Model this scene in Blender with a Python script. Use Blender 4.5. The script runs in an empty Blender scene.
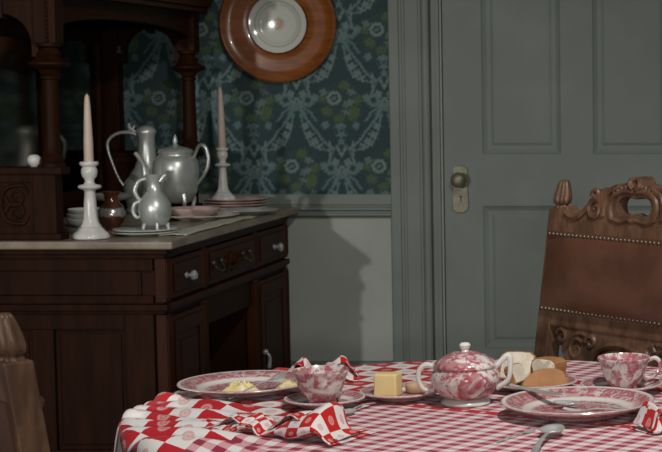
import bpy, bmesh, math, random
import numpy as np
from mathutils import Vector, Matrix, noise
PI = math.pi
sc = bpy.context.scene
COL = sc.collection
random.seed(4)

# ------------------------------------------------------------------ camera, light, exposure
cam_d = bpy.data.cameras.new('camera')
cam = bpy.data.objects.new('camera', cam_d)
COL.objects.link(cam)
cam.location = (0, 0, 1.34)
cam.rotation_euler = (PI / 2 - math.atan(143 / 1750), 0, 0)
cam_d.sensor_fit = 'HORIZONTAL'
cam_d.sensor_width = 36
cam_d.lens = 1750 / 662 * 36
cam_d.shift_x = -(752.5 - 331) / 662
cam_d.shift_y = 0
cam_d.clip_start = 0.05
cam_d.dof.use_dof = True
cam_d.dof.focus_distance = 3.4
cam_d.dof.aperture_fstop = 20
sc.camera = cam

w = bpy.data.worlds.new('world')
sc.world = w
w.use_nodes = True
w.node_tree.nodes['Background'].inputs[0].default_value = (0.9, 1.0, 1.02, 1)
w.node_tree.nodes['Background'].inputs[1].default_value = 0.09


def lamp(name, kind, loc, target, power, size, color=(1, 1, 1), cone=60, blend=0.5):
    d = bpy.data.lights.new(name, kind)
    d.energy = power
    d.color = color
    if kind == 'AREA':
        d.shape = 'DISK'
        d.size = size
    else:
        d.shadow_soft_size = size
    if kind == 'SPOT':
        d.spot_size = math.radians(cone)
        d.spot_blend = blend
    o = bpy.data.objects.new(name, d)
    COL.objects.link(o)
    o.location = loc
    o.rotation_euler = (Vector(target) - Vector(loc)).to_track_quat('-Z', 'Y').to_euler()
    return o


lamp('ceiling_lamp', 'SPOT', (0.3, 1.9, 3.3), (-1.1, 4.3, 0.5), 275, 0.16, (1.0, 0.96, 0.90), 76, 0.6)
lamp('floor_lamp_by_camera', 'SPOT', (-3.35, -3.0, 1.97), (-1.65, 5.6, 0.48), 860, 0.07, (1.0, 0.98, 0.93), 35, 0.8)
lamp('soft_fill_lamp', 'SPOT', (0.687, -2.5, 1.61), (-1.3, 5.4, 0.85), 270, 0.09, (1.0, 0.97, 0.93), 40, 0.8)

vs = sc.view_settings
sc.display_settings.display_device = 'sRGB'
vs.view_transform = 'Standard'
vs.look = 'None'
vs.exposure = 0.0
vs.gamma = 1.0
vs.use_curve_mapping = False


# ------------------------------------------------------------------ node helpers
class V:
    """a scalar socket with arithmetic"""
    def __init__(s, nt, sock):
        s.nt, s.k = nt, sock

    def op(s, o, *a):
        n = s.nt.nodes.new('ShaderNodeMath')
        n.operation = o
        for i, v in enumerate((s,) + a):
            if isinstance(v, V):
                s.nt.links.new(v.k, n.inputs[i])
            else:
                n.inputs[i].default_value = v
        return V(s.nt, n.outputs[0])

    def __add__(s, o): return s.op('ADD', o)
    def __sub__(s, o): return s.op('SUBTRACT', o)
    def __mul__(s, o): return s.op('MULTIPLY', o)
    def __truediv__(s, o): return s.op('DIVIDE', o)
    def __gt__(s, o): return s.op('GREATER_THAN', o)
    def __lt__(s, o): return s.op('LESS_THAN', o)
    def sqrt(s): return s.op('SQRT')
    def fract(s): return s.op('FRACT')
    def floor(s): return s.op('FLOOR')
    def abs(s): return s.op('ABSOLUTE')
    def max(s, o): return s.op('MAXIMUM', o)
    def min(s, o): return s.op('MINIMUM', o)
    def step(s, a, b):
        n = s.nt.nodes.new('ShaderNodeMapRange')
        n.interpolation_type = 'SMOOTHSTEP'
        s.nt.links.new(s.k, n.inputs[0])
        n.inputs[1].default_value = a
        n.inputs[2].default_value = b
        return V(s.nt, n.outputs[0])


def newmat(name, rough=0.5, metal=0.0, spec=0.5, coat=0.0):
    m = bpy.data.materials.new(name)
    m.use_nodes = True
    b = m.node_tree.nodes['Principled BSDF']
    b.inputs['Roughness'].default_value = rough
    b.inputs['Metallic'].default_value = metal
    b.inputs['Specular IOR Level'].default_value = spec
    b.inputs['Coat Weight'].default_value = coat
    return m, m.node_tree, b


def coords(nt, kind='Object'):
    n = nt.nodes.new('ShaderNodeTexCoord')
    sp = nt.nodes.new('ShaderNodeSeparateXYZ')
    nt.links.new(n.outputs[kind], sp.inputs[0])
    return n.outputs[kind], V(nt, sp.outputs[0]), V(nt, sp.outputs[1]), V(nt, sp.outputs[2])


def noise_v(nt, vec, scale, detail=3, rough=0.55, dist=0.0, stretch=None):
    n = nt.nodes.new('ShaderNodeTexNoise')
    n.inputs['Scale'].default_value = scale
    n.inputs['Detail'].default_value = detail
    n.inputs['Roughness'].default_value = rough
    n.inputs['Distortion'].default_value = dist
    if stretch:
        mp = nt.nodes.new('ShaderNodeMapping')
        mp.inputs['Scale'].default_value = stretch
        nt.links.new(vec, mp.inputs[0])
        vec = mp.outputs[0]
    nt.links.new(vec, n.inputs['Vector'])
    return V(nt, n.outputs[0])


def mixc(nt, fac, a, b):
    n = nt.nodes.new('ShaderNodeMix')
    n.data_type = 'RGBA'
    if isinstance(fac, V):
        nt.links.new(fac.k, n.inputs[0])
    else:
        n.inputs[0].default_value = fac
    for v, i in ((a, 6), (b, 7)):
        if isinstance(v, tuple):
            n.inputs[i].default_value = v + (1,)
        else:
            nt.links.new(v, n.inputs[i])
    return n.outputs[2]


def bump(nt, b, h, strength=0.3, dist=0.002):
    n = nt.nodes.new('ShaderNodeBump')
    n.inputs['Strength'].default_value = strength
    n.inputs['Distance'].default_value = dist
    nt.links.new(h.k, n.inputs['Height'])
    nt.links.new(n.outputs[0], b.inputs['Normal'])


def simple(name, c1, c2, scale=8, rough=0.5, metal=0.0, spec=0.5, stretch=None, bs=0.0, coat=0.0, lo=0.35, hi=0.65):
    m, nt, b = newmat(name, rough, metal, spec, coat)
    vec, x, y, z = coords(nt)
    n = noise_v(nt, vec, scale, 4, 0.6, 0.2, stretch)
    nt.links.new(mixc(nt, n.step(lo, hi), c1, c2), b.inputs['Base Color'])
    if bs:
        bump(nt, b, n, bs)
    return m


M = {}
M['paint'] = simple('grey_green_paint', (.165, .186, .167), (.143, .162, .146), 3.0, 0.55, spec=0.3)
M['plaster'] = simple('wainscot_paint', (.335, .352, .318), (.305, .320, .290), 2.5, 0.7, spec=0.2)
M['floor'] = simple('floor_wood', (.07, .040, .022), (.045, .024, .013), 6, 0.45, stretch=(6, .6, 1))
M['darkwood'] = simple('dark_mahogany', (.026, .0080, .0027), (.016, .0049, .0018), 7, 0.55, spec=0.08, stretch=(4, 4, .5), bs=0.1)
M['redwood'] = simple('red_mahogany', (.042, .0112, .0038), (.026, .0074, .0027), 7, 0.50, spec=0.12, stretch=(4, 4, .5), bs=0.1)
M['chairwood'] = simple('carved_walnut', (.135, .070, .040), (.075, .037, .021), 14, 0.42, spec=0.4, stretch=(3, 3, 1), bs=0.15)
M['discwood'] = simple('orange_walnut', (.235, .074, .017), (.165, .048, .011), 9, 0.28, spec=0.5, stretch=(1, 1, 5), coat=0.2)
M['leather'] = simple('brown_leather', (.108, .044, .025), (.072, .028, .016), 6, 0.34, spec=0.6, bs=0.10, coat=0.25)
M['nail'] = simple('dull_brass_nail', (.12, .095, .065), (.07, .055, .04), 30, 0.4, 0.7)
M['brass'] = simple('aged_brass', (.17, .16, .105), (.11, .105, .07), 20, 0.45, 0.35)
M['oldbrass'] = simple('blackened_brass', (.09, .075, .045), (.05, .04, .025), 20, 0.4, 0.6)
M['black'] = simple('keyhole_black', (.006, .006, .006), (.004, .004, .004), 5, 0.6)
M['pewter'] = simple('pewter', (.58, .60, .57), (.42, .44, .415), 9, 0.34, 0.50, bs=0.05)
M['silver'] = simple('silver', (.70, .70, .68), (.54, .54, .52), 20, 0.30, 0.55)
M['china'] = simple('white_china', (.66, .65, .61), (.60, .585, .55), 12, 0.22, spec=0.5)
M['chinagrey'] = simple('grey_green_china', (.56, .58, .53), (.48, .50, .45), 12, 0.25)
M['cream'] = simple('cream_china', (.72, .68, .58), (.64, .60, .51), 10, 0.25)
M['pinkchina'] = simple('dusty_pink_china', (.62, .46, .42), (.53, .38, .35), 22, 0.28)
M['linen'] = simple('pale_linen', (.70, .66, .55), (.60, .56, .46), 60, 0.9, spec=0.1)
M['candle'] = simple('ivory_wax', (.60, .48, .40), (.54, .42, .35), 9, 0.5)
M['wick'] = simple('charred_wick', (.03, .025, .02), (.02, .018, .015), 9, 0.9)
M['marble'] = simple('beige_marble', (.300, .240, .180), (.170, .128, .094), 9, 0.30, spec=0.4, lo=.3, hi=.72)
M['crystal'] = simple('pressed_glass', (.85, .85, .87), (.70, .70, .72), 30, 0.10, 0.75, spec=0.9)
M['butter'] = simple('butter', (.78, .62, .30), (.72, .55, .25), 14, 0.42)
M['egg'] = simple('scrambled_egg', (.80, .66, .25), (.74, .62, .40), 40, 0.45, bs=0.4)
M['crumb'] = simple('white_bread_crumb', (.72, .66, .55), (.62, .55, .43), 60, 0.85, bs=0.4)
M['crust'] = simple('bread_crust', (.42, .20, .075), (.30, .13, .045), 16, 0.6, bs=0.2)
M['biscuit'] = simple('tan_biscuit', (.52, .36, .22), (.42, .28, .16), 30, 0.8, bs=0.2)
M['mirror'] = simple('dim_mirror_glass', (.20, .19, .16), (.13, .12, .10), 4, 0.10, 1.0)
M['wax_red'] = simple('dark_red_cloth', (.20, .012, .018), (.14, .008, .012), 30, 0.85)

# transfer-printed ware: white glaze with a red print
def transfer(name, mode):
    m, nt, b = newmat(name, 0.16, 0, 0.5)
    vec, x, y, z = coords(nt)
    n1 = noise_v(nt, vec, 55, 3, 0.6, 1.2)
    n2 = noise_v(nt, vec, 21, 3, 0.6, 1.5)
    r = (x * x + y * y).sqrt()
    if mode == 'plate':      # print on rim and in the well, plain ring between; object is a plate of unit scale radius
        band = (r - 0.66).abs().step(0.03, 0.10)
        edge = (r - 0.965).abs().step(0.012, 0.04)
        p1 = noise_v(nt, vec, 7.0, 4, 0.65, 1.5).step(.40, .53)
        p2 = noise_v(nt, vec, 2.6, 3, 0.6, 1.0).step(.28, .55)
        fac = p1.max(p2 * 0.60) * band * edge * 0.88
    else:
        p1 = n1.step(.42, .55)
        p2 = n2.step(.43, .57)
        fac = p1.max(p2 * 0.8) * (n2.step(.38, .50)) * 0.9
    c = mixc(nt, fac, (.66, .62, .59), (.34, .045, .070))
    nt.links.new(c, b.inputs['Base Color'])
    return m


M['tplate'] = transfer('red_transfer_plate', 'plate')
M['tcup'] = transfer('red_transfer_cup', 'cup')

# copper lustre jug: copper with a pale painted band
m, nt, b = newmat('copper_lustre', 0.18, 0.75)
vec, x, y, z = coords(nt)
wob = noise_v(nt, vec, 40, 2)
band = ((z + wob * 0.02 - 0.075).abs()).step(0.016, 0.010) if False else ((z + wob * 0.024 - 0.074).abs() < 0.014)
nt.links.new(mixc(nt, band, (.20, .080, .055), (.56, .53, .50)), b.inputs['Base Color'])
M['lustre'] = m

# gilded china plate on the wall board: plain with thin ring and a small posy
m, nt, b = newmat('wall_plate_glaze', 0.14)
vec, x, y, z = coords(nt)
r = (x * x + y * y).sqrt()
ring = ((r - .092).abs() < .0035).max((r - .079).abs() < .0012)
posy = (r + noise_v(nt, vec, 90, 2) * .018) .step(.040, .026)
pc = mixc(nt, noise_v(nt, vec, 75, 3).step(.42, .6), (.20, .25, .19), (.50, .20, .17))
c = mixc(nt, ring * 0.55, (.50, .51, .45), (.27, .27, .21))
c = mixc(nt, posy * 0.85, c, pc)
nt.links.new(c, b.inputs['Base Color'])
M['wallplate'] = m

# wallpaper: colour attribute holds the printed colours
m, nt, b = newmat('wallpaper_print', 0.75, 0, 0.2)
at = nt.nodes.new('ShaderNodeAttribute')
at.attribute_name = 'print'
nt.links.new(at.outputs['Color'], b.inputs['Base Color'])
M['wallpaper'] = m


# tablecloth: small gingham field, big gingham border with flowers, red stripes with pale spots
def gingham(nt, u, v, p, q):
    a = ((u / p).fract() < 0.5)
    c = ((v / q).fract() < 0.5)
    return (a + c) * 0.5


def flowers(nt, u, v, p):
    h = p * 0.5
    fu = ((u / h).fract() - 0.5) * h
    fv = ((v / h).fract() - 0.5) * h
    d = (fu * fu + fv * fv).sqrt()
    ring = ((d - h * 0.15).abs()).step(h * 0.075, h * 0.03)
    return ring.max(d.step(h * 0.10, h * 0.05))


WHITE, PINK, RED = (.66, .63, .62), (.56, .29, .32), (.42, .012, .020)


def cloth_mat(name, field=True, p=0.104, red=RED):
    m, nt, b = newmat(name, 0.85, 0, 0.15)
    b.inputs['Sheen Weight'].default_value = 0.1
    vec, u, v, z = coords(nt, 'UV')
    ga, gc = ((u / p).fract() < 0.5), ((v / p).fract() < 0.5)
    g = V(nt, (ga - gc).abs().k)
    fl = flowers(nt, u, v, p)
    # flowers are red on the white squares, pale on the red ones
    big = mixc(nt, g.step(.0, .5), WHITE, (.66, .50, .49))
    big = mixc(nt, g.step(.5, 1.0), big, red)
    flc = mixc(nt, g.step(.5, .9), (.52, .13, .14), (.66, .42, .40))
    big = mixc(nt, fl * 0.55, big, flc)
    c = big
    if field:
        s = gingham(nt, u, v, 0.042, 0.028)
        sm = mixc(nt, s.step(.0, .5), WHITE, PINK)
        sm = mixc(nt, s.step(.5, 1.0), sm, (.27, .024, .052))
        # red woven stripes across the field, with pale spots
        st = ((v + 0.018).abs() < 0.013).max((v - 0.335).abs() < 0.016)
        spot = (((u / 0.04).fract() - 0.5).abs() < 0.13) * ((((v + 0.018) / 0.05).fract() - 0.5).abs() > 0.38)
        stc = mixc(nt, spot, red, (.66, .36, .34))
        sm = mixc(nt, st, sm, stc)
        inside = (u > -0.165) * (u < 0.62) * (v > -0.62) * (v < 0.56)
        c = mixc(nt, inside, big, sm)
    nt.links.new(c, b.inputs['Base Color'])
    n = noise_v(nt, vec, 900, 1)
    bump(nt, b, n, 0.15, 0.0006)
    return m


M['cloth'] = cloth_mat('red_white_checked_cloth', True)
M['napkin'] = cloth_mat('checked_napkin_cloth', False, 0.060, (.46, .010, .010))


# ------------------------------------------------------------------ mesh helpers
def mesh_obj(name, verts, faces, mat, parent=None, smooth=False, uv=None):
    me = bpy.data.meshes.new(name)
    me.from_pydata([tuple(v) for v in verts], [], faces)
    me.validate()
    if smooth:
        me.polygons.foreach_set('use_smooth', [True] * len(me.polygons))
    if uv is not None:
        l = me.uv_layers.new(name='UVMap')
        vi = np.empty(len(me.loops), dtype=np.int32)
        me.loops.foreach_get('vertex_index', vi)
        l.data.foreach_set('uv', np.asarray(uv, dtype=np.float32)[vi].ravel())
    return link(name, me, mat, parent)


def link(name, me, mat, parent=None):
    if mat:
        me.materials.clear()
        me.materials.append(M[mat] if isinstance(mat, str) else mat)
    o = bpy.data.objects.new(name, me)
    COL.objects.link(o)
    if parent:
        o.parent = parent
    return o


class B:
    """collects shapes of ONE part"""
    def __init__(s):
        s.v, s.f = [], []

    def add(s, v, f):
        o = len(s.v)
        s.v += [tuple(a) for a in v]
        s.f += [tuple(i + o for i in a) for a in f]
        return s

    def box(s, x0, x1, y0, y1, z0, z1):
        x0, x1 = min(x0, x1), max(x0, x1)
        y0, y1 = min(y0, y1), max(y0, y1)
        z0, z1 = min(z0, z1), max(z0, z1)
        v = [(x, y, z) for z in (z0, z1) for y in (y0, y1) for x in (x0, x1)]
        return s.add(v, [(0, 2, 3, 1), (4, 5, 7, 6), (0, 1, 5, 4), (2, 6, 7, 3), (0, 4, 6, 2), (1, 3, 7, 5)])

    def lathe(s, prof, seg=32, c=(0, 0, 0), cap=True, sx=1.0, sy=1.0, lobes=0, amp=0.0, twist=0.0):
        v, f = [], []
        n = len(prof)
        for i, (r, z) in enumerate(prof):
            for k in range(seg):
                a = 2 * PI * k / seg
                rr = r * (1 + amp * abs(math.cos(lobes * (a + twist * z) / 2)) if lobes else 1)
                v.append((c[0] + sx * rr * math.cos(a), c[1] + sy * rr * math.sin(a), c[2] + z))
        for i in range(n - 1):
            for k in range(seg):
                k2 = (k + 1) % seg
                f.append((i * seg + k, i * seg + k2, (i + 1) * seg + k2, (i + 1) * seg + k))
        if cap:
            if prof[0][0] > 1e-5:
                f.append(tuple(reversed(range(seg))))
            if prof[-1][0] > 1e-5:
                f.append(tuple((n - 1) * seg + k for k in range(seg)))
        return s.add(v, f)

    def tube(s, pts, rad, seg=8, sub=4, flat=1.0):
        pts = [Vector(p) for p in pts]
        if not isinstance(rad, (list, tuple)):
            rad = [rad] * len(pts)
        P, R = [], []
        n = len(pts)
        for i in range(n - 1):
            p0, p1, p2, p3 = pts[max(i - 1, 0)], pts[i], pts[i + 1], pts[min(i + 2, n - 1)]
            for j in range(sub):
                t = j / sub
                P.append(0.5 * ((2 * p1) + (p2 - p0) * t + (2 * p0 - 5 * p1 + 4 * p2 - p3) * t * t + (3 * p1 - p0 - 3 * p2 + p3) * t ** 3))
                R.append(rad[i] * (1 - t) + rad[i + 1] * t)
        P.append(pts[-1])
        R.append(rad[-1])
        v, f = [], []
        up = None
        for i, p in enumerate(P):
            d = (P[min(i + 1, len(P) - 1)] - P[max(i - 1, 0)])
            d = d.normalized() if d.length > 1e-9 else Vector((0, 0, 1))
            if up is None:
                up = Vector((0, 0, 1)) if abs(d.z) < .9 else Vector((0, 1, 0))
            a = d.cross(up)
            a = a.normalized() if a.length > 1e-6 else d.orthogonal().normalized()
            up = a.cross(d).normalized()
            for k in range(seg):
                t = 2 * PI * k / seg
                v.append(p + R[i] * (math.cos(t) * a + flat * math.sin(t) * up))
        m_ = len(P)
        for i in range(m_ - 1):
            for k in range(seg):
                k2 = (k + 1) % seg
                f.append((i * seg + k, i * seg + k2, (i + 1) * seg + k2, (i + 1) * seg + k))
        f.append(tuple(reversed(range(seg))))
        f.append(tuple((m_ - 1) * seg + k for k in range(seg)))
        return s.add(v, f)

    def ball(s, c, r, seg=10, sx=1, sy=1, sz=1):
        prof = [(max(r * math.sin(PI * i / 6), 0.0002), -r * math.cos(PI * i / 6)) for i in range(7)]
        o = len(s.v)
        s.lathe(prof, seg, (0, 0, 0), True)
        s.v[o:] = [(c[0] + x * sx, c[1] + y * sy, c[2] + z * sz) for x, y, z in s.v[o:]]
        return s

    def prism(s, prof, a, b_, axis):
        """extrude a 2D outline from a to b_ along axis 'x','y','z'; profile gives the two other coords in order"""
        def mk(p, t):
            return {'x': (t, p[0], p[1]), 'y': (p[0], t, p[1]), 'z': (p[0], p[1], t)}[axis]
        n = len(prof)
        v = [mk(p, a) for p in prof] + [mk(p, b_) for p in prof]
        f = [(i, (i + 1) % n, n + (i + 1) % n, n + i) for i in range(n)]
        f += [tuple(reversed(range(n))), tuple(range(n, 2 * n))]
        return s.add(v, f)

    def xf(s, mat):
        s.v = [tuple(mat @ Vector(p)) for p in s.v]
        return s

    def build(s, name, mat, parent=None, smooth=False, bevel=0.0, seg=2, uv=None, ang=None):
        me = bpy.data.meshes.new(name)
        me.from_pydata(s.v, [], s.f)
        bm = bmesh.new()
        bm.from_mesh(me)
        bmesh.ops.recalc_face_normals(bm, faces=bm.faces)
        if bevel:
            es = [e for e in bm.edges if len(e.link_faces) == 2 and e.calc_face_angle(0) > 0.6]
            bmesh.ops.bevel(bm, geom=es, offset=bevel, segments=seg, affect='EDGES', profile=0.6, clamp_overlap=True)
        if smooth:
            for f_ in bm.faces:
                f_.smooth = True
            lim = ang or 0.75
            for e in bm.edges:
                if len(e.link_faces) == 2 and e.calc_face_angle(0) > lim:
                    e.smooth = False
        bm.to_mesh(me)
        bm.free()
        return link(name, me, mat, parent)


def empty(name, loc=(0, 0, 0), rz=0):
    o = bpy.data.objects.new(name, None)
    o.empty_display_size = 0.05
    COL.objects.link(o)
    o.location = loc
    o.rotation_euler = (0, 0, rz)
    return o


def tag(o, label=None, cat=None, group=None, kind=None):
    if label: o['label'] = label
    if cat: o['category'] = cat
    if group: o['group'] = group
    if kind: o['kind'] = kind
    return o


def shape2d(outlines, thick, bevel=0.0):
    """filled 2D outlines (holes allowed) extruded about z=0 -> verts, faces"""
    cu = bpy.data.curves.new('tmp', 'CURVE')
    cu.dimensions = '2D'
    cu.fill_mode = 'BOTH'
    cu.extrude = thick / 2
    cu.bevel_depth = bevel
    cu.bevel_resolution = 1
    for pts in outlines:
        sp = cu.splines.new('POLY')
        sp.points.add(len(pts) - 1)
        for q, p in zip(sp.points, pts):
            q.co = (p[0], p[1], 0, 1)
        sp.use_cyclic_u = True
    o = bpy.data.objects.new('tmp', cu)
    COL.objects.link(o)
    dg = bpy.context.evaluated_depsgraph_get()
    me = bpy.data.meshes.new_from_object(o.evaluated_get(dg))
    v = [tuple(a.co) for a in me.vertices]
    f = [tuple(p.vertices) for p in me.polygons]
    bpy.data.objects.remove(o)
    bpy.data.curves.remove(cu)
    bpy.data.meshes.remove(me)
    return v, f


def smooth_pts(pts, sub=6, closed=True):
    n = len(pts)
    out = []
    rng = range(n) if closed else range(n - 1)
    for i in rng:
        g = (lambda k: pts[k % n]) if closed else (lambda k: pts[min(max(k, 0), n - 1)])
        p0, p1, p2, p3 = [np.array(g(i + k), float) for k in (-1, 0, 1, 2)]
        for j in range(sub):
            t = j / sub
            out.append(tuple(0.5 * ((2 * p1) + (p2 - p0) * t + (2 * p0 - 5 * p1 + 4 * p2 - p3) * t * t + (3 * p1 - p0 - 3 * p2 + p3) * t ** 3)))
    if not closed:
        out.append(tuple(pts[-1]))
    return out


def spiral(cx, cz, r0, a0, turns, y, hand=1, n=12):
    """volute points in the x-z plane"""
    return [(cx + r0 * (1 - .85 * i / n) * math.cos(a0 + hand * turns * 2 * PI * i / n), y,
             cz + r0 * (1 - .85 * i / n) * math.sin(a0 + hand * turns * 2 * PI * i / n)) for i in range(n + 1)]


def sstep(a, b_, x):
    t = np.clip((x - a) / (b_ - a), 0, 1)
    return t * t * (3 - 2 * t)


# ------------------------------------------------------------------ wallpaper print (one repeat, drawn with distance fields)
PW, PH = 0.360, 0.560                     # half-drop repeat, metres
VX, VZ = -1.690, 1.048                    # one V-point of the pattern on the back wall
K = 0.360 / 87.6                          # drawing units (87.6 per repeat) to metres


def print_colors(h, z):
    """h, z: horizontal and vertical position (m) -> rgb"""
    res = np.zeros(h.shape + (3,))
    res[...] = (.0290, .0560, .0590)
    blue = np.array((.118, .188, .188))
    pale = np.array((.165, .225, .212))
    green = np.array((.085, .130, .058))
    dim = np.array((.044, .074, .066))
    U = (h - VX) / K
    W_ = -(z - VZ) / K                    # downwards
    TW, TH = 87.6, 136.0

    def paint(mask, col):
        res[...] = res * (1 - mask[..., None]) + col * mask[..., None]

    for ox, oy in ((0, 0), (TW / 2, TH / 2)):
        for ddy in (0, 1):
            u = (U - ox + TW / 2) % TW - TW / 2
            v_ = (W_ - oy + 100) % TH - 100
            break
        jit = 1.6 * np.sin(np.abs(u) * 1.5 + v_ * .5) + 1.6 * np.sin(v_ * 1.3 - np.abs(u) * .7)

        def blob(x, y, rx, ry=None, rot=0.0):
            ry = ry or rx
            c, s_ = math.cos(rot), math.sin(rot)
            a, b_ = (u - x) * c + (v_ - y) * s_, -(u - x) * s_ + (v_ - y) * c
            d = np.sqrt((a / rx) ** 2 + (b_ / ry) ** 2) * min(rx, ry)
            return 1 - sstep(-1.0, 1.2, d - min(rx, ry) + jit * .4)

        def ring(x, y, r, t):
            d = np.abs(np.hypot(u - x, v_ - y) - r)
            return 1 - sstep(t - .8, t + .9, d + jit * .25)

        def line(pts, t):
            best = np.full(u.shape, 1e3)
            for (x0, y0), (x1, y1) in zip(pts[:-1], pts[1:]):
                dx, dy = x1 - x0, y1 - y0
                q = np.clip(((u - x0) * dx + (v_ - y0) * dy) / (dx * dx + dy * dy + 1e-9), 0, 1)
                best = np.minimum(best, np.hypot(u - x0 - q * dx, v_ - y0 - q * dy))
            return 1 - sstep(t - .7, t + .9, best + jit * .2)

        paint(blob(0, -48, 21, 25) * .45, dim)
        for x, y, rx, ry, ro in ((-14, -43, 6, 5, .3), (13, -41, 6.5, 8, .4), (4, -69, 6, 5, -.5), (-2, -36, 6, 4, 0), (17, -54, 4, 6, .5), (-18, -56, 4, 5, -.4)):
            paint(blob(x, y, rx * .9, ry * .9, ro) * .7, green)
        paint(ring(-6.5, -56, 5.6, 1.5) * .9, pale)
        paint(blob(-6.5, -56, 2.2) * .7, blue)
        for x, y, rx, ry, ro in ((8, -51, 5.5, 3.4, -.5), (11, -62, 4, 3, .4), (-17, -62, 4, 3, .4), (5, -42, 3.5, 2.5, 0)):
            paint(blob(x, y, rx, ry, ro) * .7, pale * .85)
        for x, y, rx, ry, ro in ((-16, -29, 3.6, 4, 0), (-1, -28, 5.2, 3.2, 0), (15, -28, 3.2, 3.6, 0), (0, -20, 4.6, 3, 0), (0, 21, 3.6, 4.5, 0), (0, -13, 2.4, 2.4, 0)):
            paint(blob(x, y, rx, ry, ro) * .8, blue)
        for s_ in (-1, 1):
            leaf = [(8 * s_, -6), (17 * s_, -12), (24 * s_, -22), (33 * s_, -33), (40 * s_, -46)]
            leaf2 = [(10 * s_, -4), (22 * s_, -5), (31 * s_, -11), (37 * s_, -22), (40 * s_, -40)]
            paint(line(leaf, 1.1) * .9, blue)
            paint(line(leaf2, .9) * .8, blue)
            for x, y, rx, ry in ((27, -12, 4.6, 3.4), (32, -19, 4.4, 3.4), (36, -28, 3.6, 3.2), (22, -8, 3.2, 2.6), (41, -52, 2.4, 5), (38, -60, 4, 3)):
                paint(blob(x * s_, y, rx, ry, .6 * s_) * .85, pale * .92)
            paint(line([(12 * s_, -12), (11.5 * s_, -2), (12 * s_, 8)], 1.0) * .9, pale * .9)
            paint(line([(0, 2), (4 * s_, -7)], 1.0) * .9, pale)
            paint(ring(11 * s_, 14, 4.8, 2.2) * .8, blue)
            paint(blob(18.5 * s_, 12, 3.4, 3.8) * .8, blue)
            paint(line([(5 * s_, 20), (14 * s_, 27), (19 * s_, 35)], 1.2) * .7, blue)
            paint(blob(6 * s_, 28, 3, 4.5, .4 * s_) * .6, blue)
            paint(line([(43 * s_, -80), (36 * s_, -72), (33 * s_, -64)], 1.2) * .6, blue)
    fine = .86 + .14 * np.sin(h * 470 + 2 * np.sin(z * 190)) * np.sin(z * 510 + 2 * np.sin(h * 230))
    return res * fine[..., None]


def printed_sheet(name, parent, axis, a0, a1, z0, z1, at_, step):
    """a fine grid sheet whose colour attribute carries the print; axis 'x' (faces -y) or 'y' (faces +x)"""
    na, nz = int((a1 - a0) / step) + 1, int((z1 - z0) / step) + 1
    A, Z_ = np.meshgrid(np.linspace(a0, a1, na), np.linspace(z0, z1, nz))
    c = print_colors(A if axis == 'x' else A + 0.13, Z_)
    co = np.stack((A, np.full(A.shape, at_), Z_) if axis == 'x' else (np.full(A.shape, at_), A, Z_), -1).reshape(-1, 3)
    me = bpy.data.meshes.new(name)
    me.vertices.add(na * nz)
    me.vertices.foreach_set('co', co.ravel())
    i = (np.arange(nz - 1)[:, None] * na + np.arange(na - 1)[None, :]).ravel()
    q = np.stack((i, i + 1, i + na + 1, i + na), -1)
    if axis == 'y':
        q = q[:, ::-1] if False else q
    me.loops.add(q.size)
    me.loops.foreach_set('vertex_index', q.ravel().astype(np.int32))
    me.polygons.add(len(q))
    me.polygons.foreach_set('loop_start', (np.arange(len(q)) * 4).astype(np.int32))
    me.update(calc_edges=True)
    at = me.attributes.new('print', 'FLOAT_COLOR', 'POINT')
    at.data.foreach_set('color', np.concatenate((c.reshape(-1, 3), np.ones((na * nz, 1))), 1).astype(np.float32).ravel())
    return link(name, me, 'wallpaper', parent)


# ------------------------------------------------------------------ the room
XL, YB = -2.62, 7.20                      # left wall face, back wall face
DX0, DX1, DZ = -1.275, -0.175, 2.12       # door opening
RX1, ZC = 1.6, 2.9

fl = B().box(XL - .1, RX1, 0.6, YB + .1, -.08, -.006).build('floor', 'floor')
tag(fl, kind='structure')
pl = B()
k = 0
x_ = XL
me_plank = None
while x_ < RX1 - .01:
    x2 = min(x_ + .14, RX1)
    B().box(x_ + .0015, x2 - .0015, 0.6, YB, -.006, 0).build('plank', 'floor', fl)
    x_ = x2

wb = B()
wb.box(XL - .1, DX0, YB, YB + .1, 0, ZC).box(DX1, RX1, YB, YB + .1, 0, ZC).box(DX0, DX1, YB, YB + .1, DZ, ZC)
wb.box(DX0 - .02, DX1 + .02, YB + .1, YB + .14, 0, DZ + .02)
wall_back = tag(wb.build('wall_back', 'plaster'), kind='structure')
printed_sheet('wallpaper', wall_back, 'x', XL, -1.47, .86, 2.6, YB - .002, .0042)
printed_sheet('wallpaper', wall_back, 'x', .0, RX1, .86, 2.6, YB - .002, .012)

LY = 4.3
wl = B().box(XL - .1, XL, LY, YB, 0, ZC)
wall_left = tag(wl.build('wall_left', 'plaster'), kind='structure')
printed_sheet('wallpaper', wall_left, 'y', LY, YB - .002, .86, 2.6, XL + .002, .009)

# chair rail: stepped moulding
def rail_prof(sign, base):
    p = [(0, .884), (.016, .884), (.018, .880), (.018, .842), (.012, .838), (.012, .833), (.026, .831), (.030, .826), (.030, .820), (.020, .816),
         (.016, .814), (.016, .808), (.028, .806), (.028, .797), (.014, .792), (.010, .786), (0, .785)]
    return [(base + sign * a, z) for a, z in p]


tr = B().prism(rail_prof(-1, YB), XL, -1.485, 'x').prism(rail_prof(-1, YB), .03, RX1, 'x')
tag(tr.build('trim_1', 'paint'), kind='structure')
tr = B().prism([(a, z) for a, z in rail_prof(1, XL)], LY, YB - .03, 'y')
tag(tr.build('trim_2', 'paint'), kind='structure')


def base_prof(sign, base):
    return [(base, 0), (base + sign * .02, 0), (base + sign * .02, .15), (base + sign * .014, .165), (base + sign * .012, .185), (base, .19)]


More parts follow.
